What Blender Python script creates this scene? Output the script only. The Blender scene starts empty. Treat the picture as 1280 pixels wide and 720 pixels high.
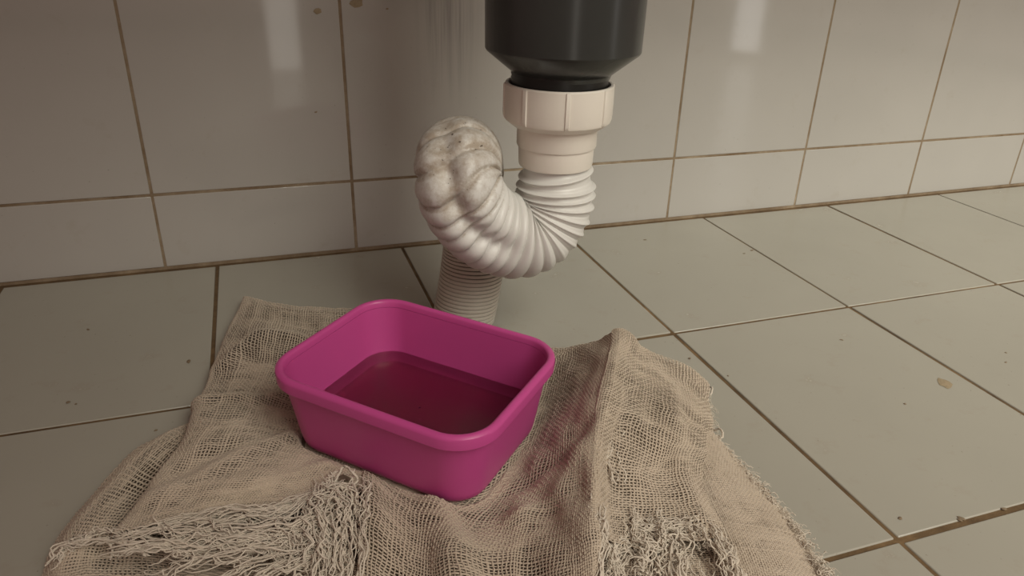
import bpy, bmesh, math, random
import numpy as np
from mathutils import Vector, Matrix

scene = bpy.context.scene
C = scene.collection

# ------------------------------------------------------------------ camera
cam_data = bpy.data.cameras.new('camera')
cam = bpy.data.objects.new('camera', cam_data)
C.objects.link(cam)
cam_data.sensor_width = 36.0
cam_data.lens = 36.0 * 920.44 / 1280.0
cam_data.clip_start = 0.01
R_ = Vector((0.9467, -0.3209, 0.0262)); U_ = Vector((0.1150, 0.4130, 0.9034)); F_ = Vector((0.3008, 0.8523, -0.4280))
cam.matrix_world = Matrix(((R_.x, U_.x, -F_.x, 0.0), (R_.y, U_.y, -F_.y, -0.5927), (R_.z, U_.z, -F_.z, 0.2437), (0, 0, 0, 1)))
scene.camera = cam

# ------------------------------------------------------------------ light
world = bpy.data.worlds.new('room_light')
scene.world = world
world.use_nodes = True
bg = world.node_tree.nodes['Background']
bg.inputs['Color'].default_value = (1.0, 0.62, 0.53, 1)
bg.inputs['Strength'].default_value = 0.21

def area_light(name, loc, target, sx, sy, power, color):
    d = bpy.data.lights.new(name, 'AREA')
    d.shape = 'RECTANGLE'; d.size = sx; d.size_y = sy; d.energy = power; d.color = color
    o = bpy.data.objects.new(name, d)
    C.objects.link(o)
    o.location = loc
    o.rotation_euler = (Vector(target) - Vector(loc)).to_track_quat('-Z', 'Y').to_euler()
    return o

# open doorway and window on the right of the room, behind the photographer
door = area_light('door_daylight', (0.76, -1.25, 1.02), (0.76, -0.34, 0.0), 1.1, 1.0, 5.6, (1.0, 0.99, 0.86))
door.data.spread = math.radians(74)      # beam narrowed to keep the left side darker
# narrow slit of daylight behind on the left, mirrored in the wall tiles
area_light('left_daylight', (0.066, -0.95, 0.182), (0.02, 0.0, 0.182), 0.055, 0.36, 0.13, (1.0, 0.95, 0.85))
area_light('right_daylight', (1.11, -0.95, 0.25), (0.42, 0.0, 0.25), 0.06, 0.46, 0.24, (1.0, 0.98, 0.95))

scene.view_settings.view_transform = 'Standard'
scene.view_settings.look = 'None'
scene.view_settings.exposure = 0.13
scene.view_settings.gamma = 1.0
scene.view_settings.use_curve_mapping = False

# ------------------------------------------------------------------ measured points (metres, x along the wall, y to the wall, z up)
LEFT_SHEET = [[(-0.0217, -0.0756, 0.001), (-0.023, -0.0902, 0.01), (-0.0051, -0.1053, 0.011), (0.0182, -0.1175, 0.01), (0.0421, -0.1215, 0.008), (0.0783, -0.1376, 0.004), (0.1104, -0.169, 0.003)], [(-0.0326, -0.1299, 0.001), (-0.0346, -0.148, 0.011), (-0.0118, -0.1747, 0.019), (0.011, -0.1794, 0.014), (0.0341, -0.187, 0.01), (0.0659, -0.2028, 0.008), (0.0988, -0.2316, 0.008)], [(-0.0423, -0.186, 0.001), (-0.044, -0.2017, 0.011), (-0.022, -0.2197, 0.016), (-0.0016, -0.2365, 0.016), (0.027, -0.2438, 0.01), (0.0554, -0.2572, 0.008), (0.0861, -0.2779, 0.008)], [(-0.0493, -0.2426, 0.004), (-0.0505, -0.2578, 0.019), (-0.0311, -0.2694, 0.024), (-0.0094, -0.2651, 0.014), (0.0144, -0.2832, 0.012), (0.035, -0.3029, 0.01), (0.0594, -0.317, 0.008)], [(-0.0622, -0.2857, 0.004), (-0.064, -0.2982, 0.019), (-0.0432, -0.3007, 0.02), (-0.0192, -0.3047, 0.021), (0.0017, -0.3011, 0.015), (0.0213, -0.307, 0.014), (0.0391, -0.3226, 0.008)], [(-0.0711, -0.3139, 0.006), (-0.0737, -0.3249, 0.019), (-0.0532, -0.3251, 0.02), (-0.0335, -0.3194, 0.015), (-0.0153, -0.3251, 0.016), (0.002, -0.3184, 0.014), (0.0184, -0.3084, 0.013)]]
CENTER_SHEET = [[(0.1038, -0.1728, 0.003), (0.1386, -0.2035, 0.004), (0.1643, -0.2217, 0.01), (0.1745, -0.2401, 0.022), (0.179, -0.2561, 0.036), (0.1822, -0.2624, 0.041), (0.1899, -0.2575, 0.034)], [(0.0904, -0.2258, 0.006), (0.1239, -0.2464, 0.007), (0.147, -0.2519, 0.009), (0.1558, -0.2737, 0.026), (0.1601, -0.2883, 0.039), (0.1655, -0.2908, 0.044), (0.1731, -0.2843, 0.038)], [(0.0681, -0.2799, 0.008), (0.0989, -0.2941, 0.009), (0.1246, -0.2911, 0.0092), (0.1345, -0.3061, 0.025), (0.1392, -0.3192, 0.039), (0.1447, -0.3229, 0.045), (0.1516, -0.3169, 0.038)], [(0.0444, -0.315, 0.01), (0.073, -0.3392, 0.0095), (0.1013, -0.3252, 0.0092), (0.1144, -0.3373, 0.026), (0.1225, -0.3475, 0.039), (0.1286, -0.3503, 0.045), (0.135, -0.3441, 0.037)], [(0.0297, -0.3058, 0.013), (0.0512, -0.3366, 0.012), (0.0711, -0.3585, 0.012), (0.095, -0.3635, 0.019), (0.1078, -0.3735, 0.033), (0.1145, -0.3779, 0.04), (0.1203, -0.3711, 0.03)], [(0.0231, -0.3383, 0.014), (0.0422, -0.3617, 0.012), (0.0571, -0.3772, 0.018), (0.0803, -0.3845, 0.016), (0.0953, -0.3971, 0.03), (0.1039, -0.4016, 0.037), (0.1092, -0.395, 0.026)], [(0.0163, -0.3697, 0.008), (0.0335, -0.3874, 0.008), (0.0516, -0.4033, 0.015), (0.0728, -0.411, 0.012), (0.0861, -0.4213, 0.025), (0.0955, -0.4233, 0.03), (0.1004, -0.4175, 0.02)]]
RIGHT_SHEET = [[(0.1795, -0.2609, 0.039), (0.1839, -0.2609, 0.041), (0.1899, -0.264, 0.038), (0.1956, -0.2675, 0.03), (0.2095, -0.2723, 0.024), (0.2224, -0.2789, 0.018), (0.2309, -0.2846, 0.01)], [(0.1631, -0.2901, 0.043), (0.1668, -0.2912, 0.044), (0.1746, -0.29, 0.039), (0.187, -0.2912, 0.031), (0.1988, -0.2985, 0.023), (0.208, -0.3082, 0.017), (0.219, -0.31, 0.007)], [(0.1439, -0.3211, 0.044), (0.1462, -0.3234, 0.045), (0.1554, -0.3195, 0.037), (0.1709, -0.3177, 0.027), (0.1806, -0.3264, 0.022), (0.1908, -0.3322, 0.015), (0.2051, -0.3298, 0.006)], [(0.1285, -0.3475, 0.043), (0.1303, -0.3494, 0.044), (0.1379, -0.3471, 0.034), (0.1521, -0.3455, 0.025), (0.1652, -0.3471, 0.017), (0.1754, -0.3507, 0.014), (0.1845, -0.3527, 0.01)], [(0.1147, -0.3755, 0.038), (0.1157, -0.377, 0.039), (0.1238, -0.3739, 0.027), (0.1403, -0.3699, 0.018), (0.1543, -0.3707, 0.015), (0.1681, -0.3725, 0.013), (0.1765, -0.375, 0.011)], [(0.1046, -0.3985, 0.034), (0.106, -0.399, 0.034), (0.1159, -0.3928, 0.022), (0.1304, -0.3897, 0.014), (0.1451, -0.3912, 0.012), (0.1583, -0.3953, 0.012), (0.1718, -0.3953, 0.01)]]
DENSE_SHEET = [[(0.1882, -0.2844, 0.008), (0.1998, -0.2909, 0.01), (0.2047, -0.2996, 0.012), (0.2114, -0.3042, 0.01), (0.2158, -0.3195, 0.002)], [(0.1609, -0.3192, 0.006), (0.1835, -0.3288, 0.008), (0.1923, -0.3409, 0.01), (0.2041, -0.3471, 0.008), (0.2152, -0.3519, 0.002)], [(0.1342, -0.3565, 0.012), (0.1704, -0.3627, 0.008), (0.1846, -0.374, 0.01), (0.2006, -0.3788, 0.007), (0.2143, -0.3828, 0.002)], [(0.1193, -0.3816, 0.015), (0.1636, -0.3877, 0.008), (0.18, -0.3978, 0.009), (0.1957, -0.403, 0.007), (0.2108, -0.4078, 0.002)], [(0.1062, -0.4047, 0.013), (0.1542, -0.4149, 0.008), (0.1723, -0.4218, 0.008), (0.1905, -0.4256, 0.006), (0.2061, -0.4284, 0.002)]]
FLAP_SHEET = [[(-0.0535, -0.229, 0.001), (-0.0494, -0.2322, 0.006), (-0.0398, -0.2389, 0.005), (-0.0278, -0.261, 0.005), (-0.0127, -0.271, 0.004)], [(-0.0781, -0.2418, 0.001), (-0.0685, -0.2555, 0.011), (-0.0548, -0.2635, 0.006), (-0.0352, -0.2796, 0.006), (0.0077, -0.3053, 0.004)], [(-0.0952, -0.2731, 0.001), (-0.0832, -0.2844, 0.012), (-0.068, -0.2897, 0.006), (-0.0418, -0.3053, 0.005), (0.0165, -0.3248, 0.004)], [(-0.1033, -0.3006, 0.001), (-0.0908, -0.3117, 0.014), (-0.0742, -0.3145, 0.011), (-0.0414, -0.3249, 0.004), (0.017, -0.3479, 0.004)], [(-0.1047, -0.319, 0.001), (-0.0945, -0.3294, 0.01), (-0.0757, -0.3261, 0.004), (-0.041, -0.34, 0.004), (0.0184, -0.3621, 0.004)], [(-0.1033, -0.3348, 0.001), (-0.093, -0.3456, 0.01), (-0.0723, -0.3482, 0.008), (-0.0404, -0.3554, 0.005), (0.0196, -0.3753, 0.004)]]
GUIDES = [([(-0.0733, -0.3265, 0.02), (-0.0531, -0.3262, 0.0205), (-0.0334, -0.3211, 0.016), (-0.0153, -0.3268, 0.017), (0.0019, -0.3201, 0.015), (0.0183, -0.3102, 0.014)], 34, 0.0014, 0.8), ([(-0.0607, -0.3254, 0.021), (-0.0571, -0.3326, 0.021), (-0.0495, -0.3393, 0.019), (-0.0421, -0.3431, 0.017)], 10, 0.002, 0.8), ([(-0.0441, -0.3233, 0.019), (-0.0396, -0.3332, 0.02), (-0.0312, -0.3422, 0.019), (-0.0269, -0.3478, 0.017)], 10, 0.002, 0.8), ([(-0.0266, -0.324, 0.018), (-0.0201, -0.3367, 0.02), (-0.0142, -0.3456, 0.019), (-0.0085, -0.3535, 0.017)], 10, 0.002, 0.8), ([(-0.0119, -0.3274, 0.018), (-0.0106, -0.3397, 0.02), (-0.0041, -0.3479, 0.02), (-0.0024, -0.3565, 0.018)], 10, 0.002, 0.8), ([(0.1289, -0.3762, 0.021), (0.1356, -0.3825, 0.018), (0.1502, -0.3848, 0.016), (0.1689, -0.3846, 0.013)], 14, 0.002, 0.8), ([(0.1345, -0.3768, 0.02), (0.129, -0.3861, 0.02), (0.1299, -0.3954, 0.016)], 12, 0.0025, 0.8), ([(0.1489, -0.3766, 0.016), (0.1413, -0.3877, 0.018), (0.1426, -0.3972, 0.014)], 12, 0.0025, 0.8), ([(0.164, -0.3789, 0.014), (0.1578, -0.3906, 0.016), (0.1575, -0.3998, 0.012)], 12, 0.0025, 0.8), ([(-0.0803, -0.3238, 0.016), (-0.0576, -0.3303, 0.019), (-0.0329, -0.3302, 0.019), (-0.0105, -0.334, 0.018), (0.0126, -0.3196, 0.016)], 26, 0.0035, 1), ([(-0.073, -0.3314, 0.015), (-0.0452, -0.3368, 0.018), (-0.0203, -0.3418, 0.019), (0.0023, -0.3389, 0.018), (0.0176, -0.3228, 0.016)], 34, 0.004, 1), ([(-0.0576, -0.3442, 0.012), (-0.0361, -0.3448, 0.016), (-0.0145, -0.3489, 0.017), (0.0047, -0.3474, 0.017), (0.016, -0.3358, 0.016)], 40, 0.0045, 1), ([(-0.0308, -0.359, 0.01), (-0.0152, -0.3572, 0.014), (0.0007, -0.3553, 0.016), (0.0129, -0.3474, 0.016)], 30, 0.004, 1), ([(0.0076, -0.317, 0.016), (0.0021, -0.3349, 0.019), (0.0028, -0.3512, 0.018), (-0.0039, -0.3693, 0.012)], 22, 0.004, 1), ([(0.0198, -0.3129, 0.019), (0.0106, -0.3321, 0.021), (0.0108, -0.3535, 0.02), (0.0055, -0.3742, 0.014)], 26, 0.004, 1), ([(0.024, -0.3187, 0.018), (0.019, -0.3413, 0.02), (0.0166, -0.3623, 0.018), (0.0125, -0.3765, 0.012)], 22, 0.003, 1), ([(-0.0854, -0.3233, 0.017), (-0.0779, -0.3229, 0.018), (-0.0668, -0.3292, 0.018), (-0.0484, -0.3401, 0.016)], 8, 0.002, 1.2), ([(-0.0991, -0.3292, 0.01), (-0.0959, -0.3213, 0.013), (-0.0858, -0.3221, 0.016), (-0.074, -0.322, 0.016)], 12, 0.0015, 1), ([(0.1149, -0.3912, 0.026), (0.1097, -0.4018, 0.024), (0.1037, -0.4146, 0.02)], 10, 0.002, 1), ([(0.1236, -0.3835, 0.02), (0.1199, -0.3944, 0.018), (0.1119, -0.4076, 0.012)], 22, 0.004, 1), ([(0.138, -0.3824, 0.015), (0.133, -0.3964, 0.016), (0.1216, -0.4106, 0.012)], 26, 0.005, 1), ([(0.1526, -0.3847, 0.013), (0.1458, -0.3993, 0.015), (0.1398, -0.4163, 0.012)], 26, 0.005, 1), ([(0.1672, -0.3855, 0.012), (0.1642, -0.4039, 0.014), (0.1597, -0.4225, 0.012)], 28, 0.0035, 1), ([(0.1466, -0.3296, 0.036), (0.1417, -0.3419, 0.034), (0.133, -0.3548, 0.034), (0.1303, -0.3661, 0.03)], 12, 0.002, 0.9), ([(0.1175, -0.3746, 0.04), (0.1091, -0.392, 0.04), (0.1051, -0.4043, 0.036), (0.0969, -0.4191, 0.033)], 12, 0.0015, 1), ([(0.1112, -0.3841, 0.041), (0.1026, -0.3936, 0.035), (0.0878, -0.4114, 0.028)], 4, 0.001, 1), ([(0.0091, -0.3446, 0.019), (0.0064, -0.3346, 0.022), (0.0155, -0.3294, 0.022), (0.0179, -0.3395, 0.021), (0.0113, -0.3439, 0.02)], 14, 0.004, 1)]
EDGE_R = [(0.2359, -0.2784, 0.003), (0.2241, -0.304, 0.003), (0.2137, -0.3224, 0.003), (0.2135, -0.3526, 0.003), (0.2131, -0.3836, 0.003), (0.2103, -0.4077, 0.003), (0.2058, -0.4275, 0.003)]
LOOSE = [[(0.0139, -0.3204, 0.02), (0.0192, -0.3137, 0.023), (0.0221, -0.3199, 0.024), (0.0241, -0.3225, 0.021), (0.0195, -0.3266, 0.02)], [(0.0059, -0.3299, 0.019), (0.0086, -0.3257, 0.022), (0.016, -0.3253, 0.023), (0.0203, -0.3325, 0.022), (0.0202, -0.3467, 0.02)], [(-0.0894, -0.3214, 0.016), (-0.0806, -0.3249, 0.018), (-0.0695, -0.332, 0.018), (-0.0607, -0.3395, 0.017)], [(-0.0776, -0.317, 0.016), (-0.0728, -0.3275, 0.019), (-0.0673, -0.3354, 0.018)], [(-0.0698, -0.3206, 0.018), (-0.0673, -0.331, 0.019), (-0.0624, -0.3394, 0.017)], [(-0.0814, -0.3226, 0.017), (-0.0758, -0.3299, 0.017), (-0.0767, -0.3327, 0.013)], [(0.234, -0.2797, 0.003), (0.2356, -0.2845, 0.008), (0.229, -0.2929, 0.009), (0.2284, -0.2884, 0.004)], [(0.2148, -0.3168, 0.003), (0.2179, -0.3204, 0.007), (0.2151, -0.327, 0.007), (0.2122, -0.3249, 0.003)]]
HOSE_PATH = [(0.1634, -0.2, 0.134), (0.1634, -0.2, 0.1244), (0.1645, -0.2, 0.1131), (0.1633, -0.2, 0.0981), (0.154, -0.2, 0.085), (0.1388, -0.201, 0.0817), (0.1204, -0.203, 0.0904), (0.1074, -0.206, 0.1059), (0.1025, -0.207, 0.1198), (0.1049, -0.198, 0.1286), (0.1114, -0.181, 0.1255), (0.1185, -0.164, 0.1118), (0.1237, -0.157, 0.086), (0.127, -0.157, 0.0634), (0.1238, -0.157, 0.0347), (0.1169, -0.157, -0.0043)]
NUT_AXIS = (0.1634, -0.2, 0.1595)
SPOTS = [((0.4016, -0.0909, 0.0), 3), ((0.3902, -0.0954, 0.0), 2), ((0.3637, -0.2478, 0.0), 1.5), ((-0.1201, -0.1832, 0.0), 3.2), ((-0.1156, -0.1862, 0.0), 1.5), ((-0.0581, -0.1548, 0.0), 3), ((-0.1237, -0.0927, 0.0), 2), ((0.3451, -0.3229, 0.0), 1.6), ((0.3204, -0.0434, -0.0), 2), ((0.4603, -0.2939, 0.0), 2), ((0.4487, -0.3035, 0.0), 1.5), ((-0.071, -0.2254, 0.0), 2), ((0.2485, -0.24, 0.0), 2), ((0.2605, -0.2657, 0.0), 1.3), ((0.2671, -0.399, 0.0), 2.5), ((0.294, -0.4084, 0.0), 2), ((0.2957, -0.4078, -0.0), 2.5), ((0.3215, -0.4089, 0.0), 2)]
RESIDUE = (0.3878, -0.3118, 0.0)
FOLDS = [([(-0.0603, -0.31, 0.022), (-0.0329, -0.296, 0.022), (-0.0186, -0.2816, 0.022), (-0.0061, -0.2705, 0.022)], 0.006, 0.0035), ([(-0.052, -0.2923, 0.02), (-0.0225, -0.2829, 0.02), (-0.0089, -0.2668, 0.02)], 0.005, -0.002), ([(-0.0389, -0.3104, 0.02), (-0.0125, -0.3084, 0.02), (0.0113, -0.3013, 0.02)], 0.005, 0.0025), ([(-0.0358, -0.1852, 0.016), (-0.0166, -0.1678, 0.016), (0.0072, -0.1694, 0.016)], 0.006, 0.003), ([(-0.0462, -0.228, 0.018), (-0.018, -0.2387, 0.018), (0.0027, -0.2369, 0.018)], 0.005, 0.0025), ([(0.0559, -0.3403, 0.013), (0.0558, -0.3706, 0.013), (0.0536, -0.3903, 0.013)], 0.007, 0.0045), ([(0.0307, -0.3116, 0.013), (0.0288, -0.3415, 0.013), (0.0231, -0.3767, 0.013)], 0.006, 0.003), ([(0.0887, -0.3658, 0.016), (0.072, -0.3989, 0.016)], 0.007, 0.003), ([(0.0913, -0.3417, 0.02), (0.1145, -0.3429, 0.02), (0.1281, -0.3379, 0.02)], 0.006, -0.002), ([(0.0838, -0.3635, 0.022), (0.1054, -0.365, 0.022), (0.1201, -0.353, 0.022)], 0.006, 0.002), ([(0.1972, -0.2994, 0.016), (0.1794, -0.3323, 0.016), (0.1677, -0.3675, 0.016), (0.1659, -0.3911, 0.016), (0.1638, -0.4149, 0.016)], 0.005, 0.0022), ([(0.1859, -0.2852, 0.025), (0.1645, -0.3328, 0.025), (0.1514, -0.3663, 0.025)], 0.006, -0.001)]
WALL_SPOTS = [((0.0794, 0.0, 0.1976), 7), ((0.051, 0.0, 0.192), 4), ((0.1025, 0.0, 0.1936), 1.5), ((0.0436, 0.0, 0.1185), 1.5)]
rng = np.random.default_rng(7)
random.seed(7)

# ------------------------------------------------------------------ helpers
def link(name, me, mat=None, parent=None):
    o = bpy.data.objects.new(name, me)
    C.objects.link(o)
    if mat is not None:
        me.materials.append(mat)
    if parent is not None:
        o.parent = parent
    return o

def thing(name, loc, label, cat, group=None):
    o = bpy.data.objects.new(name, None)
    C.objects.link(o)
    o.location = loc; o.empty_display_size = 0.02
    o['label'] = label; o['category'] = cat
    if group: o['group'] = group
    return o

def np_mesh(name, verts, faces, smooth=True):
    verts = np.asarray(verts, dtype=np.float32); faces = np.asarray(faces, dtype=np.int32)
    me = bpy.data.meshes.new(name)
    n, k = faces.shape
    me.vertices.add(len(verts)); me.vertices.foreach_set('co', verts.ravel())
    me.loops.add(n * k); me.loops.foreach_set('vertex_index', faces.ravel())
    me.polygons.add(n)
    me.polygons.foreach_set('loop_start', np.arange(0, n * k, k, dtype=np.int32))
    me.polygons.foreach_set('loop_total', np.full(n, k, dtype=np.int32))
    me.polygons.foreach_set('use_smooth', np.full(n, smooth, dtype=bool))
    me.update(calc_edges=True)
    return me

def grid_faces(rows, cols, wrap=False):
    a = np.arange(rows * cols).reshape(rows, cols)
    if wrap:
        b = np.roll(a, -1, axis=1)
        return np.stack([a[:-1], b[:-1], b[1:], a[1:]], -1).reshape(-1, 4)
    return np.stack([a[:-1, :-1], a[:-1, 1:], a[1:, 1:], a[1:, :-1]], -1).reshape(-1, 4)

def lathe(name, prof, cx, cy, seg=64):
    ang = np.linspace(0, 2 * np.pi, seg, endpoint=False)
    v = np.array([[(cx + r * math.cos(a), cy + r * math.sin(a), z) for a in ang] for r, z in prof]).reshape(-1, 3)
    return np_mesh(name, v, grid_faces(len(prof), seg, True))

def sharp(o, deg=35):
    me = o.data
    me.set_sharp_from_angle(angle=math.radians(deg))

# ------------------------------------------------------------------ materials
def new_mat(name):
    m = bpy.data.materials.new(name)
    m.use_nodes = True
    return m, m.node_tree, m.node_tree.nodes['Principled BSDF']

def N(nt, kind, **kw):
    n = nt.nodes.new(kind)
    for k, v in kw.items():
        setattr(n, k, v)
    return n

def noise(nt, coord, scale, detail=4, rough=0.6, stretch=None):
    n = N(nt, 'ShaderNodeTexNoise')
    n.inputs['Scale'].default_value = scale; n.inputs['Detail'].default_value = detail; n.inputs['Roughness'].default_value = rough
    src = coord
    if stretch:
        mp = N(nt, 'ShaderNodeMapping'); mp.inputs['Scale'].default_value = stretch
        nt.links.new(coord, mp.inputs['Vector']); src = mp.outputs['Vector']
    nt.links.new(src, n.inputs['Vector'])
    return n.outputs['Fac']

def ramp(nt, fac, stops):
    r = N(nt, 'ShaderNodeValToRGB')
    el = r.color_ramp.elements
    while len(el) > 1: el.remove(el[-1])
    el[0].position = stops[0][0]; el[0].color = (*stops[0][1], 1)
    for p, c in stops[1:]:
        e = el.new(p); e.color = (*c, 1)
    nt.links.new(fac, r.inputs['Fac'])
    return r.outputs['Color']

def mixc(nt, fac, a, b, mode='MIX'):
    m = N(nt, 'ShaderNodeMix', data_type='RGBA', blend_type=mode)
    for sock, val in ((m.inputs[0], fac), (m.inputs[6], a), (m.inputs[7], b)):
        if isinstance(val, (int, float)): sock.default_value = val
        elif isinstance(val, tuple): sock.default_value = (*val, 1)
        else: nt.links.new(val, sock)
    return m.outputs[2]

def bump(nt, bsdf, h, strength, dist=0.001):
    b = N(nt, 'ShaderNodeBump'); b.inputs['Strength'].default_value = strength; b.inputs['Distance'].default_value = dist
    nt.links.new(h, b.inputs['Height']); nt.links.new(b.outputs['Normal'], bsdf.inputs['Normal'])

def wpos(nt):
    return N(nt, 'ShaderNodeNewGeometry').outputs['Position']

def tile_mat(name, col, dirt, rough, streaks=False):
    m, nt, b = new_mat(name)
    p = wpos(nt)
    n1 = noise(nt, p, 6, 3)
    c = mixc(nt, ramp(nt, n1, [(0.35, (0, 0, 0)), (0.7, (1, 1, 1))]), col, tuple(x * 0.94 for x in col))
    n2 = noise(nt, p, 40, 6, 0.7)
    c = mixc(nt, ramp(nt, n2, [(0.58, (0, 0, 0)), (0.85, (0.55, 0.55, 0.55))]), c, dirt)
    n3 = noise(nt, p, 420, 2, 0.5)
    c = mixc(nt, ramp(nt, n3, [(0.73, (0, 0, 0)), (0.78, (0.5, 0.5, 0.5))]), c, tuple(x * 0.5 for x in dirt))
    if streaks:   # dried drips that ran down behind the waste pipe
        s = noise(nt, p, 1.0, 3, 0.65, (150, 150, 5))
        sx = N(nt, 'ShaderNodeSeparateXYZ'); nt.links.new(p, sx.inputs[0])
        def band(sock, c0, w, power=2):
            a = N(nt, 'ShaderNodeMath', operation='SUBTRACT'); nt.links.new(sock, a.inputs[0]); a.inputs[1].default_value = c0
            d = N(nt, 'ShaderNodeMath', operation='ABSOLUTE'); nt.links.new(a.outputs[0], d.inputs[0])
            e = N(nt, 'ShaderNodeMapRange'); nt.links.new(d.outputs[0], e.inputs['Value'])
            e.inputs['From Min'].default_value = w; e.inputs['From Max'].default_value = w * 0.3
            return e.outputs[0]
        bx = band(sx.outputs['X'], 0.150, 0.028); bz = band(sx.outputs['Z'], 0.215, 0.10)
        mm = N(nt, 'ShaderNodeMath', operation='MULTIPLY'); nt.links.new(bx, mm.inputs[0]); nt.links.new(bz, mm.inputs[1])
        sr = ramp(nt, s, [(0.44, (0, 0, 0)), (0.62, (1, 1, 1))])
        fac = mixc(nt, 1.0, sr, mm.outputs[0], 'MULTIPLY')
        c = mixc(nt, fac, c, tuple(x * 0.66 for x in col))
    nt.links.new(c, b.inputs['Base Color'])
    rr = N(nt, 'ShaderNodeMapRange'); nt.links.new(n2, rr.inputs['Value'])
    rr.inputs['To Min'].default_value = rough * 0.7; rr.inputs['To Max'].default_value = rough * 1.5
    nt.links.new(rr.outputs[0], b.inputs['Roughness'])
    bump(nt, b, n1, 0.03, 0.003)
    return m

def grout_mat(name, light, dark):
    m, nt, b = new_mat(name)
    p = wpos(nt)
    c = ramp(nt, noise(nt, p, 22, 5, 0.7), [(0.32, dark), (0.55, tuple((x + y) / 2 for x, y in zip(light, dark))), (0.72, light)])
    nt.links.new(c, b.inputs['Base Color'])
    b.inputs['Roughness'].default_value = 0.9
    bump(nt, b, noise(nt, p, 900, 2), 0.5, 0.0006)
    return m

def plain_mat(name, col, rough, spec=0.5, var=0.1, scale=120, bumpy=0.0):
    m, nt, b = new_mat(name)
    p = wpos(nt)
    n = noise(nt, p, scale, 4)
    nt.links.new(mixc(nt, n, tuple(x * (1 - var) for x in col), tuple(min(1, x * (1 + var)) for x in col)), b.inputs['Base Color'])
    b.inputs['Roughness'].default_value = rough
    b.inputs['Specular IOR Level'].default_value = spec
    if bumpy: bump(nt, b, n, bumpy, 0.0005)
    return m

M_FLOOR = tile_mat('glazed_floor_tile', (0.405, 0.384, 0.328), (0.32, 0.26, 0.20), 0.22)
M_WALL = tile_mat('glazed_wall_tile', (0.49, 0.468, 0.436), (0.40, 0.35, 0.29), 0.06, True)
M_GROUT_F = grout_mat('dirty_floor_grout', (0.24, 0.15, 0.07), (0.07, 0.04, 0.018))
M_GROUT_W = grout_mat('stained_wall_grout', (0.42, 0.34, 0.24), (0.17, 0.11, 0.06))
M_PINK = plain_mat('magenta_plastic', (0.58, 0.078, 0.295), 0.36, 0.45, 0.03, 40)
M_GREY = plain_mat('dark_grey_pvc', (0.036, 0.038, 0.036), 0.24, 0.5, 0.1, 60)
M_BLACK = plain_mat('black_thread', (0.010, 0.011, 0.010), 0.35)

def white_plastic(name, col, dirtcol, lo, hi, rough):
    m, nt, b = new_mat(name)
    p = wpos(nt)
    c = mixc(nt, noise(nt, p, 55, 4), tuple(x * 0.93 for x in col), col)
    c = mixc(nt, ramp(nt, noise(nt, p, 130, 7, 0.75), [(lo, (0, 0, 0)), (hi, (0.8, 0.8, 0.8))]), c, dirtcol)
    nt.links.new(c, b.inputs['Base Color'])
    b.inputs['Roughness'].default_value = rough
    bump(nt, b, noise(nt, p, 300, 3), 0.08, 0.0006)
    return m

M_NUT = white_plastic('cream_plastic', (0.86, 0.80, 0.72), (0.48, 0.36, 0.25), 0.66, 0.80, 0.38)

def hose_mat():
    m, nt, b = new_mat('white_hose_plastic')
    p = wpos(nt)
    c = mixc(nt, noise(nt, p, 50, 4), (0.70, 0.685, 0.65), (0.77, 0.755, 0.725))
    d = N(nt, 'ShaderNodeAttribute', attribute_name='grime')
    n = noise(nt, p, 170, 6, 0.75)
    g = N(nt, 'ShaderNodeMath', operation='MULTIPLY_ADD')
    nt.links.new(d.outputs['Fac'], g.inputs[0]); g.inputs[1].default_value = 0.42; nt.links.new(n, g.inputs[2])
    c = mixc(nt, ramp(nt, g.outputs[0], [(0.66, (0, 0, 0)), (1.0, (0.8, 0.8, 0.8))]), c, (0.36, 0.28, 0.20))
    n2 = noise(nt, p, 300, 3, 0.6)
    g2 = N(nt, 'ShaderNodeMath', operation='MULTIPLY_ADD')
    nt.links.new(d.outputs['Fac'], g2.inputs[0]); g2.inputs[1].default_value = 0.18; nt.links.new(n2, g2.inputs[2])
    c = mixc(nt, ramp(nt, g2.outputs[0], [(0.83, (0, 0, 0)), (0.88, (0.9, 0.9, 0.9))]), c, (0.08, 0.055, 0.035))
    nt.links.new(c, b.inputs['Base Color'])
    b.inputs['Roughness'].default_value = 0.36
    return m
M_HOSE = hose_mat()
def tail_mat():
    m, nt, b = new_mat('grimy_hose')
    p = wpos(nt)
    c = mixc(nt, noise(nt, p, 60, 4), (0.50, 0.455, 0.385), (0.64, 0.60, 0.53))
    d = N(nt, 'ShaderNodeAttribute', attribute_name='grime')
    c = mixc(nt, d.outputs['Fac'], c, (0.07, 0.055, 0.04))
    nt.links.new(c, b.inputs['Base Color'])
    b.inputs['Roughness'].default_value = 0.45
    return m
M_LOWER = tail_mat()

def cloth_mat(name, a, c2, rough=0.95, sheen=0.15):
    m, nt, b = new_mat(name)
    p = wpos(nt)
    c = mixc(nt, ramp(nt, noise(nt, p, 26, 4), [(0.3, (0, 0, 0)), (0.7, (1, 1, 1))]), a, c2)
    c = mixc(nt, noise(nt, p, 900, 2), c, tuple(x * 0.72 for x in a))
    nt.links.new(c, b.inputs['Base Color'])
    b.inputs['Roughness'].default_value = rough
    b.inputs['Specular IOR Level'].default_value = 0.1
    b.inputs['Sheen Weight'].default_value = sheen
    b.inputs['Sheen Roughness'].default_value = 0.6
    return m
M_CLOTH = cloth_mat('jute_weave', (0.67, 0.56, 0.445), (0.57, 0.465, 0.355))
M_HOLE_SHADE = cloth_mat('weave_hole_shade', (0.19, 0.145, 0.10), (0.15, 0.11, 0.075))  # jute colour darkened to stand for the shadow between the threads
M_FRINGE = cloth_mat('frayed_jute', (0.80, 0.71, 0.60), (0.72, 0.62, 0.50))

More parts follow.
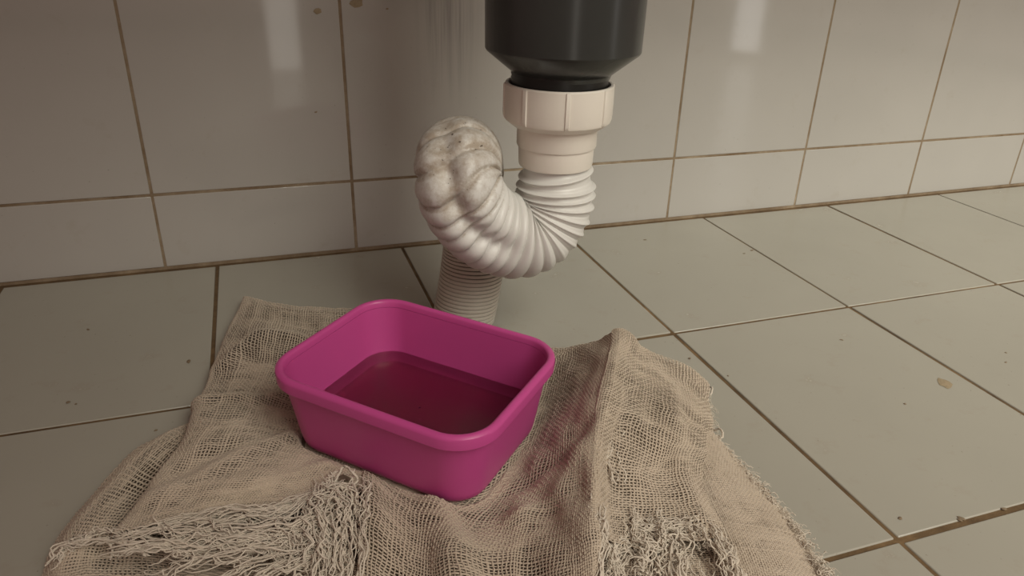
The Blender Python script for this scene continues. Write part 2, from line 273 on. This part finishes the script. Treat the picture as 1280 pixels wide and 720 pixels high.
def water_mat():
    m, nt, b = new_mat('murky_water')
    b.inputs['Base Color'].default_value = (0.60, 0.44, 0.42, 1)
    b.inputs['Transmission Weight'].default_value = 1.0
    b.inputs['Roughness'].default_value = 0.25
    b.inputs['IOR'].default_value = 1.33
    p = wpos(nt)
    bump(nt, b, noise(nt, p, 25, 2), 0.03, 0.002)
    return m
M_WATER = water_mat()
M_RESIDUE = plain_mat('dried_residue', (0.33, 0.26, 0.17), 0.7, 0.3, 0.3, 500)
M_SPECK = plain_mat('dirt_speck', (0.22, 0.165, 0.11), 0.9, 0.2)
M_SHADE_SLAB = plain_mat('shade_slab_underside', (0.42, 0.39, 0.36), 0.8)

# ------------------------------------------------------------------ setting: tiled floor and wall
PX, PY = 0.15, 0.2032          # tile pitch
XF, XW, HB = -0.0442, -0.0826, 0.0610
def slab(name, x0, x1, y0, y1, z0, z1, mat):
    v = [(x, y, z) for z in (z0, z1) for y in (y0, y1) for x in (x0, x1)]
    f = [(0, 2, 3, 1), (4, 5, 7, 6), (0, 1, 5, 4), (2, 6, 7, 3), (0, 4, 6, 2), (1, 3, 7, 5)]
    return link(name, np_mesh(name, v, f, False), mat)

floor = slab('floor', -1.2, 1.9, -2.2, 0.02, -0.02, -0.0008, M_GROUT_F); floor['kind'] = 'structure'
wall = slab('wall_back', -1.2, 1.9, 0.0004, 0.06, -0.02, 0.62, M_GROUT_W); wall['kind'] = 'structure'

def tile_mesh(name, w, h, t, bev, mat):
    """a glazed tile, face up, with a softly rounded edge and a pillowed rim"""
    bm = bmesh.new()
    bmesh.ops.create_cube(bm, size=1.0)
    for v in bm.verts:
        v.co = Vector((v.co.x * w, v.co.y * h, (v.co.z - 0.5) * t))
    ed = [e for e in bm.edges if all(v.co.z > -t * 0.5 for v in e.verts)] + [e for e in bm.edges if abs(e.verts[0].co.z - e.verts[1].co.z) > t * 0.5]
    bmesh.ops.bevel(bm, geom=ed, offset=bev, segments=2, affect='EDGES', profile=0.5)
    me = bpy.data.meshes.new(name)
    bm.to_mesh(me); bm.free()
    for pl in me.polygons: pl.use_smooth = True
    big = max(pl.area for pl in me.polygons)
    for pl in me.polygons: pl.use_smooth = pl.area < big * 0.5
    me.materials.append(mat)
    return me

ft = tile_mesh('floor_tile', PX - 0.0023, PY - 0.0029, 0.006, 0.0007, M_FLOOR)
for i in range(-6, 11):
    for j in range(0, 8):
        o = bpy.data.objects.new('tile', ft); C.objects.link(o); o.parent = floor
        o.location = (XF + (i + 0.5) * PX + random.uniform(-3e-4, 3e-4), -0.0036 - (j + 0.5) * PY + random.uniform(-3e-4, 3e-4), random.uniform(-2e-4, 2e-4))
        o.rotation_euler = (random.uniform(-.0012, .0012), random.uniform(-.0012, .0012), random.uniform(-.001, .001))
rows = [(0.0008, HB), (HB, HB + PY), (HB + PY, HB + 2 * PY)]
for k, (z0, z1) in enumerate(rows):
    wt = tile_mesh('wall_tile', PX - 0.0021, z1 - z0 - 0.0021, 0.006, 0.0005, M_WALL)
    for i in range(-6, 12):
        o = bpy.data.objects.new('tile', wt); C.objects.link(o); o.parent = wall
        o.location = (XW + (i + 0.5) * PX + random.uniform(-2e-4, 2e-4), random.uniform(-2e-4, 2e-4), (z0 + z1) / 2)
        o.rotation_euler = (math.radians(90) + random.uniform(-.0008, .0008), 0, random.uniform(-.0008, .0008))

# dried residue and dirt specks on the tiles
def blob(name, x, y, r, mat, aspect=1.0, ang=0.0, h=0.0004, n=12):
    v = [(0, 0, h)]
    for ring, (rr, hh) in enumerate(((0.65, 0.8), (1.0, 0.0))):
        for k in range(n):
            a = 2 * math.pi * k / n
            q = r * rr * random.uniform(0.78, 1.15)
            px, py = q * math.cos(a) * aspect, q * math.sin(a)
            v.append((px * math.cos(ang) - py * math.sin(ang), px * math.sin(ang) + py * math.cos(ang), h * hh))
    f = [(0, 1 + k, 1 + (k + 1) % n) for k in range(n)]
    me = bpy.data.meshes.new(name)
    f += [(1 + k, 1 + n + k, 1 + n + (k + 1) % n, 1 + (k + 1) % n) for k in range(n)]
    me.from_pydata(v, [], f); me.update()
    for pl in me.polygons: pl.use_smooth = True
    o = link(name, me, mat, floor)
    o.location = (x, y, 0.0001)
    return o
blob('residue_spot', RESIDUE[0], RESIDUE[1], 0.0042, M_RESIDUE, 1.4, 1.0, 0.0003)
for (sx, sy, sz), s in SPOTS:
    blob('dirt_speck', sx, sy, 0.0005 * s ** 0.8, M_SPECK, random.uniform(1.0, 2.2), random.uniform(0, 3), 0.0004, 8)

for (sx, sy, sz), s in WALL_SPOTS:
    o = blob('dried_splash', 0, 0, 0.0005 * s, M_RESIDUE, 1.6, 0.1, 0.0003, 10)
    o.parent = wall; o.location = (sx, -0.0002, sz); o.rotation_euler = (math.radians(90), 0, 0)

# unseen slab added above the frame to shade the wall; holds the waste
shade_slab = slab('unseen_shade_slab', -0.55, 1.2, -0.30, 0.0, 0.44, 0.47, M_SHADE_SLAB); shade_slab['kind'] = 'structure'

# ------------------------------------------------------------------ sink waste (dark grey)
AX, AY = NUT_AXIS[0], NUT_AXIS[1]
waste = thing('sink_waste', (AX, AY, 0.30), 'dark grey plastic sink waste cup with tapered bottom, above the white nut', 'sink waste')
def child(name, me, mat, root):
    o = link(name, me, mat, root)
    o.matrix_parent_inverse = Matrix.Translation(-Vector(root.location))
    return o
o = child('cup', lathe('cup', [(0.0, 0.1750), (0.0272, 0.1750), (0.0280, 0.1772), (0.0425, 0.1886), (0.0432, 0.1898), (0.0436, 0.225), (0.0442, 0.226), (0.0446, 0.30), (0.0446, 0.4395), (0, 0.4395)], AX + .001, AY, 96), M_GREY, waste); sharp(o, 25)
o = child('threaded_neck', lathe('threaded_neck', [(0.0, 0.166), (0.0268, 0.166)] + [(0.0270 + 0.0006 * (k % 2), 0.1665 + 0.0011 * k) for k in range(12)] + [(0.0, 0.1795)], AX, AY, 64), M_BLACK, waste)

# ------------------------------------------------------------------ flexible waste hose
hose = thing('waste_hose', (HOSE_PATH[-1][0], HOSE_PATH[-1][1], 0.0), 'white corrugated flexible drain hose with cream coupling nut, looping down behind the basin', 'drain hose')
nut = child('coupling_nut', lathe('coupling_nut', [(0.0285, 0.1640), (0.0285, 0.1705), (0.0290, 0.1716), (0.0303, 0.1716), (0.0309, 0.1708), (0.0309, 0.1530), (0.0303, 0.1512), (0.0272, 0.1487), (0.0262, 0.1480), (0.0225, 0.1478)], AX, AY, 96), M_NUT, hose); sharp(nut, 30)
nr = 8
for k in range(nr):
    a = 2 * math.pi * k / nr + math.radians(-103)
    prof = [(0.0300, 0.1714), (0.0316, 0.1710), (0.0319, 0.1702), (0.0319, 0.1535), (0.0312, 0.1517), (0.0285, 0.1495)]
    v = []
    for r, z in prof:
        for da, dr in ((-0.050, -0.0014), (-0.032, -0.0002), (0.032, -0.0002), (0.050, -0.0014)):
            v.append((AX + (r + dr) * math.cos(a + da), AY + (r + dr) * math.sin(a + da), z))
    g = link('grip_rib', np_mesh('grip_rib', v, grid_faces(len(prof), 4)), M_NUT, nut)
    sharp(g, 40)
sl = child('sleeve', lathe('sleeve', [(0.0232, 0.1485), (0.0233, 0.1370), (0.0229, 0.1360), (0.0221, 0.1356), (0.0218, 0.1262), (0.0214, 0.1245), (0.0203, 0.1240), (0.0195, 0.13)], AX, AY, 80), M_NUT, hose); sharp(sl, 30)

def catmull(pts, n):
    p = np.asarray(pts, float); p = np.vstack([2 * p[0] - p[1], p, 2 * p[-1] - p[-2]])
    out = []
    m = len(pts) - 1
    for t in np.linspace(0, m - 1e-9, n):
        i = int(t); u = t - i
        a, b, c, d = p[i:i + 4]
        out.append(0.5 * ((2 * b) + (-a + c) * u + (2 * a - 5 * b + 4 * c - d) * u * u + (-a + 3 * b - 3 * c + d) * u ** 3))
    return np.array(out)

def resample(pts, n):
    d = np.concatenate([[0], np.cumsum(np.linalg.norm(np.diff(pts, axis=0), axis=1))])
    s = np.linspace(0, d[-1], n)
    return np.stack([np.interp(s, d, pts[:, k]) for k in range(3)], 1), s

def frames(pts, ref):
    t = np.gradient(pts, axis=0); t /= np.linalg.norm(t, axis=1)[:, None]
    n = np.zeros_like(t); v = np.array(ref, float)
    for i in range(len(t)):
        v = v - t[i] * v.dot(t[i]); v /= np.linalg.norm(v); n[i] = v
    return t, n, np.cross(t, n)

path = catmull(HOSE_PATH, 600)
for _ in range(25):
    path[1:-1] = (path[:-2] + 2 * path[1:-1] + path[2:]) / 4
path, S = resample(path, 1500)
T_, N_, B_ = frames(path, (0, -1, 0))
# where the wide corrugations end: on the way down behind
i_split = int(np.argmax((path[:, 1] > -0.163) & (path[:, 2] < 0.113)))

def pitch_at(s):
    return np.interp(s, [0.0, 0.008, 0.019, 0.024, 0.045, 0.065, 0.09, 0.13, S[i_split], 9], [0.011, 0.0095, 0.0085, 0.0046, 0.0050, 0.0062, 0.0084, 0.0066, 0.0062, 0.0062])

ph = np.concatenate([[0], np.cumsum(np.diff(S) / pitch_at(S[:-1]))])
SEG = 96
def hose_mesh(i0, i1):
    idx = np.arange(i0, i1)
    ang = np.linspace(0, 2 * np.pi, SEG, endpoint=False)
    verts = np.zeros((len(idx), SEG, 3)); grime = np.zeros((len(idx), SEG))
    for r_i, i in enumerate(idx):
        s = S[i]
        # on the rising leg the rings run as a helix and a crease splits them
        leg = np.clip((s - 0.070) / 0.02, 0, 1) * np.clip((0.150 - s) / 0.025, 0, 1)
        phase = ph[i] + -0.95 * leg * np.sin(ang - 0.2)
        w = np.abs(np.sin(np.pi * phase))
        amp = np.interp(s, [0, .02, .03, .045, .07, .2], [.0030, .0036, .0028, .0026, .0044, .0050])
        fr_ = phase - np.floor(phase)
        seam = np.exp(-(np.minimum(fr_, 1 - fr_) / 0.035) ** 2)
        lob = 0.85 * w ** 0.40 + 0.20 * (1 - fr_) * np.minimum(1, fr_ * 12) + 0.16 * seam
        ridge = np.exp(-((1 - w) / 0.10))
        k = np.clip((s - 0.030) / 0.03, 0, 1)
        prof = (1 - k) * (0.75 * ridge + 0.25 * lob) + k * lob
        R0 = np.interp(s, [0, .011, .020, .035, .06, .10, .14, .2], [.0196, .0196, .0220, .0232, .0242, .0230, .0222, .0210])
        rad = R0 - amp * 0.45 + amp * prof
        ca = np.interp(s, [0.08, 0.14], [-0.15, -0.75])
        dd = np.angle(np.exp(1j * (ang - ca)))
        dent = leg * np.exp(-(dd / 0.30) ** 2)
        rad = rad - 0.0075 * dent * (0.8 + 0.2 * np.cos(2 * np.pi * ph[i]))
        verts[r_i] = path[i] + np.outer(rad * np.cos(ang), N_[i]) + np.outer(rad * np.sin(ang), B_[i])
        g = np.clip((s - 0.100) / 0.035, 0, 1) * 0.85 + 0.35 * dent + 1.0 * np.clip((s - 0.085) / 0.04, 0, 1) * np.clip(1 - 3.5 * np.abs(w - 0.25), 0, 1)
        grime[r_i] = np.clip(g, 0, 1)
    me = np_mesh('corrugated_tube', verts.reshape(-1, 3), grid_faces(len(idx), SEG, True)[:, ::-1])
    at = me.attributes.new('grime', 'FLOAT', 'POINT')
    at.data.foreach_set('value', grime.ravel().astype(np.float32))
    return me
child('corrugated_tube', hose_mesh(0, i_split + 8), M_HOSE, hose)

def lower_mesh(i0, i1):
    pts, s = resample(path[i0:i1], 700)
    t, n, b = frames(pts, (0, -1, 0))
    ang = np.linspace(0, 2 * np.pi, 72, endpoint=False)
    v = np.zeros((len(pts), 72, 3)); gr = np.zeros((len(pts), 72))
    for i in range(len(pts)):
        p = 0.0028
        depth = 0.0030 if s[i] < s[-1] * 0.66 else 0.0016
        w = abs(math.sin(math.pi * s[i] / p))
        rad = 0.0212 - depth + depth * min(1, 1.7 * w ** 0.8) + 0 * ang
        tt = 0.10                      # rings sit slightly askew
        off = tt * np.sin(ang) * rad
        deep = 1.0 if s[i] < s[-1] * 0.66 else 0.45
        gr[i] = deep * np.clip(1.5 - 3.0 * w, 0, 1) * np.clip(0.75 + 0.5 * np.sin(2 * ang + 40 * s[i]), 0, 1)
        v[i] = pts[i] + np.outer(rad * np.cos(ang), n[i]) + np.outer(rad * np.sin(ang), b[i]) + np.outer(off, t[i])
    me = np_mesh('ribbed_tail', v.reshape(-1, 3), grid_faces(len(pts), 72, True)[:, ::-1])
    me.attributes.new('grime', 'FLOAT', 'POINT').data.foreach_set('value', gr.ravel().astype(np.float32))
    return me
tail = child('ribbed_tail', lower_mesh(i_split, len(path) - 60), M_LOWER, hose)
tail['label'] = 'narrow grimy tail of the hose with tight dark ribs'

# ------------------------------------------------------------------ magenta basin
BX, BY, BZ, BT = 0.0612, -0.2829, 0.0120, math.radians(-45.5)
BASE_A, BASE_B, TOP_A, TOP_B, BH = 0.0500, 0.0384, 0.0560, 0.0443, 0.0451
basin = thing('basin', (BX, BY, BZ), 'small rectangular magenta plastic basin with rolled rim, standing on the jute cloth', 'basin')
basin.rotation_euler = (math.radians(0.8), math.radians(0.9), BT)

def rrect(a, b, r, n=10):
    pts = []
    for cx, cy, a0 in ((a - r, b - r, 0), (-a + r, b - r, 90), (-a + r, -b + r, 180), (a - r, -b + r, 270)):
        for k in range(n + 1):
            t = math.radians(a0 + 90 * k / n)
            pts.append((cx + r * math.cos(t), cy + r * math.sin(t)))
    return pts
def loft(name, secs):
    v = []
    for a, b, r, z in secs:
        v += [(x, y, z) for x, y in rrect(a, b, r)]
    nn = len(rrect(1, 1, .1))
    return np_mesh(name, v, grid_faces(len(secs), nn, True))
def sec(z, off):      # outline of the inner wall at height z, grown by off
    f = z / BH
    a = BASE_A + (TOP_A - BASE_A) * f; b = BASE_B + (TOP_B - BASE_B) * f
    return (a + off, b + off, 0.0155 + 0.002 * f + off, z)
def cap(me_secs, z, inset):  # closes a loft towards the middle
    a, b, r, _ = me_secs
    return (a - inset, b - inset, max(0.001, r - inset), z)
TH = 0.0014
s0 = sec(0.0, TH)
outer = [(0.0006, 0.0006, 0.0005, 0.0008), cap(s0, 0.0008, 0.012), cap(s0, 0.0002, 0.006), cap(s0, 0.0001, 0.0030), cap(s0, 0.0008, 0.0012), sec(0.0030, TH - 0.0002), sec(0.006, TH), sec(0.015, TH), sec(0.025, TH), sec(0.035, TH), sec(BH - 0.004, TH)]
i0 = sec(0.0022, 0)
inner = [sec(BH - 0.004, 0), sec(0.035, 0), sec(0.025, 0), sec(0.015, 0), sec(0.009, -0.0002), sec(0.006, -0.0011), cap(i0, 0.0036, 0.0028), cap(i0, 0.0024, 0.0058), cap(i0, 0.0022, 0.010), (0.0006, 0.0006, 0.0005, 0.0021)]
child2 = link('tub', loft('tub', outer + inner), M_PINK, basin)
rim = [sec(BH - 0.0038, 0.0000), sec(BH - 0.0014, 0.0000), sec(BH - 0.0007, 0.0002), sec(BH - 0.0002, 0.0008), sec(BH, 0.0016), sec(BH - 0.0003, 0.0027), sec(BH - 0.0012, 0.0038), sec(BH - 0.0022, 0.0042), sec(BH - 0.0068, 0.0047), sec(BH - 0.0073, 0.0044), sec(BH - 0.0073, 0.0036), sec(BH - 0.0040, 0.0014)]
sharp(link('rim', loft('rim', rim), M_PINK, basin), 33)
WZ = 0.0150
w0 = sec(0.0026, -0.0045)
water = [(0.0006, 0.0006, 0.0005, 0.0023), cap(i0, 0.0024, 0.010), cap(i0, 0.0026, 0.0060), cap(i0, 0.0038, 0.0030), sec(0.0062, -0.0008), sec(0.0110, 0.0003), sec(WZ, 0.0003), sec(WZ, -0.0008), sec(WZ, -0.004), (0.0006, 0.0006, 0.0005, WZ)]
sharp(child2, 50)
wo = link('water', loft('water', water), M_WATER, basin); sharp(wo, 40)
wo['label'] = 'shallow murky water in the bottom of the basin'

# ------------------------------------------------------------------ jute cloth
cloth = thing('floor_cloth', (0.08, -0.30, 0.0), 'rumpled open-weave jute cloth with frayed edges, spread on the floor under the basin', 'cloth')

KW = [(rng.normal(size=3) * f_, rng.uniform(0, 6.28), a_) for f_, a_ in [(60, .0007), (60, .0007), (95, .0005), (110, .0005), (150, .0003), (170, .0003), (230, .0002)]]
FOLD_CURVES = [(np.array(c)[:, :2], wd, a) for c, wd, a in FOLDS]
def wrinkle(p):
    out = np.zeros(p.shape[:-1])
    for k, ph0, a in KW:
        out += a * np.sin(p @ k + ph0)
    for pts, wd, a in FOLD_CURVES:            # the distinct folds
        d = np.full(p.shape[:-1], 9.0)
        for q0, q1 in zip(pts[:-1], pts[1:]):
            e = q1 - q0
            t = np.clip(((p[..., :2] - q0) @ e) / (e @ e), 0, 1)
            d = np.minimum(d, np.linalg.norm(p[..., :2] - (q0 + t[..., None] * e), axis=-1))
        out += a * np.exp(-(d / wd) ** 2)
    return out
cb, sb = math.cos(BT), math.sin(BT)
def basin_ceiling(p):
    """highest the cloth may be at p without entering the basin"""
    x = (p[..., 0] - BX) * cb + (p[..., 1] - BY) * sb
    y = -(p[..., 0] - BX) * sb + (p[..., 1] - BY) * cb
    r = 0.016
    qx = np.abs(x) - (BASE_A + TH - r); qy = np.abs(y) - (BASE_B + TH - r)
    d = np.hypot(np.maximum(qx, 0), np.maximum(qy, 0)) + np.minimum(np.maximum(qx, qy), 0) - r
    floor_z = BZ - 0.0017 + math.radians(0.8) * y - math.radians(0.9) * x
    floor_z = floor_z - 0.0005 * np.clip(1 - np.abs(d) / 0.004, 0, 1)
    return np.where(d < 0.0012, floor_z, floor_z + np.clip((d - 0.0012) / 0.010, 0, 9) * 0.030)
def settle(p, lo):
    p = p.copy()
    p[..., 2] = np.minimum(p[..., 2], basin_ceiling(p))
    p[..., 2] = np.maximum(p[..., 2], lo)
    return p

def cr_w(t, m):
    i = np.clip(np.floor(t).astype(int), 0, m - 2); u = t - i
    w = np.stack([-.5 * u + u * u - .5 * u ** 3, 1 - 2.5 * u * u + 1.5 * u ** 3, .5 * u + 2 * u * u - 1.5 * u ** 3, -.5 * u * u + .5 * u ** 3], -1)
    return i, w
def surf(G, u, v):
    """Catmull-Rom surface; u across columns, v down rows, both 0..1"""
    G = np.asarray(G, float)
    G = np.concatenate([2 * G[:1] - G[1:2], G, 2 * G[-1:] - G[-2:-1]], 0)
    G = np.concatenate([2 * G[:, :1] - G[:, 1:2], G, 2 * G[:, -1:] - G[:, -2:-1]], 1)
    nr_, nc_ = G.shape[0] - 2, G.shape[1] - 2
    iu, wu = cr_w(u * (nc_ - 1), nc_); iv, wv = cr_w(v * (nr_ - 1), nr_)
    out = np.zeros(u.shape + (3,))
    for a in range(4):
        for b in range(4):
            out += G[iv + a, iu + b] * (wv[..., a] * wu[..., b])[..., None]
    return out

def smooth_noise(n, m, cells_n, cells_m, amp):
    g = rng.normal(size=(cells_n + 3, cells_m + 3))
    a = np.linspace(0, cells_n, n); b = np.linspace(0, cells_m, m)
    ia = np.minimum(a.astype(int), cells_n); ib = np.minimum(b.astype(int), cells_m)
    fa = a - ia; fb = b - ib
    fa = (fa * fa * (3 - 2 * fa))[:, None]; fb = (fb * fb * (3 - 2 * fb))[None]
    A = g[ia][:, ib]; B = g[ia + 1][:, ib]; Cc = g[ia][:, ib + 1]; D = g[ia + 1][:, ib + 1]
    return amp * ((A * (1 - fa) + B * fa) * (1 - fb) + (Cc * (1 - fa) + D * fa) * fb)

def tubes(P, nrm, hw, ht, sides=4):
    """P (n, m, 3) centre lines -> verts and faces of n flattened tubes"""
    n, m, _ = P.shape
    t = np.gradient(P, axis=1); t /= np.linalg.norm(t, axis=2, keepdims=True) + 1e-12
    b = np.cross(t, nrm); b /= np.linalg.norm(b, axis=2, keepdims=True) + 1e-12
    nn = np.cross(b, t)
    rings = []
    for k in range(sides):
        a = 2 * math.pi * (k + 0.5) / sides
        rings.append(P + b * (math.cos(a) * hw)[..., None] + nn * (math.sin(a) * ht)[..., None])
    V = np.stack(rings, 2).reshape(-1, 3)
    base = np.arange(n * m * sides).reshape(n, m, sides)
    nx = np.roll(base, -1, axis=2)
    Fc = np.stack([base[:, :-1], nx[:, :-1], nx[:, 1:], base[:, 1:]], -1).reshape(-1, 4)
    return V, Fc

def woven(name, G, pitch, wr=1.0, lift=0.0, open_=0.31, lo=0.0012):
    G = np.asarray(G, float)
    uu, vv = np.meshgrid(np.linspace(0, 1, 60), np.linspace(0, 1, 60))
    s = surf(G, uu, vv)
    lu = np.mean(np.sum(np.linalg.norm(np.diff(s, axis=1), axis=2), 1)); lv = np.mean(np.sum(np.linalg.norm(np.diff(s, axis=0), axis=2), 0))
    nu, nv = int(lu / pitch), int(lv / pitch)
    # parameter of each crossing, wandering a little
    U0, V0 = np.meshgrid((np.arange(nu) + .5) / nu, (np.arange(nv) + .5) / nv)       # (nv, nu)
    jit = lambda: smooth_noise(nv, nu, max(2, nv // 9), max(2, nu // 9), 0.38) + smooth_noise(nv, nu, max(2, nv // 3), max(2, nu // 3), 0.22)
    U = U0 + jit() / nu; V = V0 + jit() / nv
    def at(u, v):
        u = np.clip(u, 0, 1); v = np.clip(v, 0, 1)
        p = surf(G, u, v)
        e = 1e-3
        du = surf(G, np.clip(u + e, 0, 1), v) - surf(G, np.clip(u - e, 0, 1), v)
        dv = surf(G, u, np.clip(v + e, 0, 1)) - surf(G, u, np.clip(v - e, 0, 1))
        nr_ = np.cross(dv, du); nr_ /= np.linalg.norm(nr_, axis=-1, keepdims=True) + 1e-12
        p = p + nr_ * (wr * wrinkle(p) + lift)[..., None]
        return p, nr_
    def half(A):   # insert midpoints along axis 0
        out = np.zeros((A.shape[0] * 2 - 1,) + A.shape[1:])
        out[::2] = A; out[1::2] = (A[:-1] + A[1:]) / 2
        return out
    sign = np.where((np.add.outer(np.arange(nv), np.arange(nu)) % 2) == 0, 1.0, -1.0)
    amp = pitch * 0.17
    Vs, Fs, off = [], [], 0
    for axis in (0, 1):
        Uq, Vq, sg = (U, V, sign) if axis == 0 else (U.T, V.T, -sign.T)
        p, nr_ = at(half(Uq), half(Vq))
        p = p + nr_ * (half(sg) * amp)[..., None]
        p = settle(p, lo)
        p = p.transpose(1, 0, 2); nr_ = nr_.transpose(1, 0, 2)
        k = p.shape[0]; m = p.shape[1]
        wv_ = 1 + 0.28 * rng.normal(size=(k, 1)) * 0.6 + smooth_noise(k, m, max(2, k // 2), max(2, m // 8), 0.17) + smooth_noise(k, m, max(2, k // 14), max(2, m // 28), 0.16)
        wv_ = np.clip(wv_, 0.6, 1.6)
        v, f = tubes(p, nr_, pitch * open_ * wv_, pitch * 0.19 * wv_)
        Vs.append(v); Fs.append(f + off); off += len(v)
    o = child(name, np_mesh(name, np.concatenate(Vs), np.concatenate(Fs)), M_CLOTH, cloth)
    o['kind'] = 'stuff'
    # second, closed layer of the doubled cloth, dark to imitate shade in the holes
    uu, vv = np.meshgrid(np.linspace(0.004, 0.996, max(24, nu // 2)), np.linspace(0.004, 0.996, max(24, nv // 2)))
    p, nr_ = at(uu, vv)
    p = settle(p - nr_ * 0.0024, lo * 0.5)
    child('under_layer', np_mesh('under_layer', p.reshape(-1, 3), grid_faces(*uu.shape)), M_HOLE_SHADE, cloth)
    return at

woven('woven_flap', FLAP_SHEET, 0.0020, 0.7, 0, 0.245)
woven('woven_dense_panel', DENSE_SHEET, 0.00125, 0.5, 0, 0.38)
woven('woven_left_panel', LEFT_SHEET, 0.0017, 1.0, 0, 0.275)
woven('woven_center_panel', CENTER_SHEET, 0.00165, 1.0, 0.0006, 0.27)
woven('woven_right_panel', RIGHT_SHEET, 0.0016, 1.0, 0.0014, 0.275)

# ------------------------------------------------------------------ frayed threads
def strands(lines, rad):
    """lines: list of (m,3) arrays of equal length"""
    P = np.stack(lines)
    n, m, _ = P.shape
    nrm = np.broadcast_to(np.array([0.2, -0.5, 0.84]), P.shape)
    tap = np.ones(m); tap[-3:] = [0.85, 0.65, 0.3]; tap[0] = 0.5
    r = np.asarray(rad)[:, None] * tap[None]
    return tubes(P, nrm, r, r * 0.9, 4)

def wobble(m, amp, k):
    x = np.linspace(0, 1, m); out = np.zeros((m, 3))
    for j in range(1, k + 1):
        out += np.sin(2 * np.pi * j * x[:, None] * rng.uniform(.6, 1.4, 3) + rng.uniform(0, 6.28, 3)) * rng.normal(size=3) * amp / j ** 0.7
    return out

MS = 22
lines, rads = [], []
for g, count, spread, w in GUIDES:
    c = catmull(g, 80)
    for q in range(int(count * 0.75)):
        a = rng.uniform(0, 0.6); b = min(1.0, a + rng.uniform(0.3, 0.75))
        if rng.random() < 0.4: a, b = b, a
        clump = rng.normal(size=3) * spread * np.array([1, 1, 0.45]); sway = wobble(MS, spread * 0.30, 4) * np.array([1, 1, 0.6])
        for k in range(int(rng.integers(1, 5))):      # threads run together in small bundles
            s = np.clip(np.linspace(a + rng.normal() * 0.05, b + rng.normal() * 0.08, MS), 0, 1) * 79
            base = np.stack([np.interp(s, np.arange(80), c[:, j]) for j in range(3)], 1)
            p = base + clump + sway + rng.normal(size=3) * 0.0007 + wobble(MS, 0.0005, 6)
            p[:, 2] = np.maximum(p[:, 2], 0.002)
            lines.append(settle(p, 0.002)); rads.append(w * rng.uniform(0.00022, 0.00048))
V, Fq = strands(lines, rads)
fr = child('fringe', np_mesh('fringe', V, Fq), M_FRINGE, cloth); fr['kind'] = 'stuff'
fr['label'] = 'pale tangled frayed threads along the front edge'

# short hairs along the right selvedge
edge = catmull(EDGE_R, 400)
lines, rads = [], []
for q in range(380):
    i = int(rng.uniform(0, 398))
    p0 = edge[i] + np.array([-0.004, 0.001, 0.0004]) + rng.normal(size=3) * 0.0012
    tg = edge[i + 1] - edge[i]; tg /= np.linalg.norm(tg)
    out = np.array([-tg[1], tg[0], 0]); out = out if out[0] > 0 else -out
    d = out * rng.uniform(0.5, 1.0) + tg * rng.normal(0.25, 0.4)
    L_ = rng.uniform(0.003, 0.0095) * (1.0 if i > 90 else 0.8)
    x = np.linspace(0, 1, MS)[:, None]
    p = p0 + d * L_ * x + wobble(MS, 0.0006, 4) + np.array([0, 0, 0.0012]) * np.sin(np.pi * x)
    p[:, 2] = np.maximum(p[:, 2], 0.0008)
    lines.append(p); rads.append(rng.uniform(0.00011, 0.00026))
V, Fq = strands(lines, rads)
fr = child('edge_fringe', np_mesh('edge_fringe', V, Fq), M_FRINGE, cloth); fr['kind'] = 'stuff'

for g in LOOSE:
    c = catmull(g, 40)
    c[1:-1] += rng.normal(size=(38, 3)) * 0.00012
    V, Fq = strands([c], [0.0006])
    child('loose_thread', np_mesh('loose_thread', V, Fq), M_FRINGE, cloth)
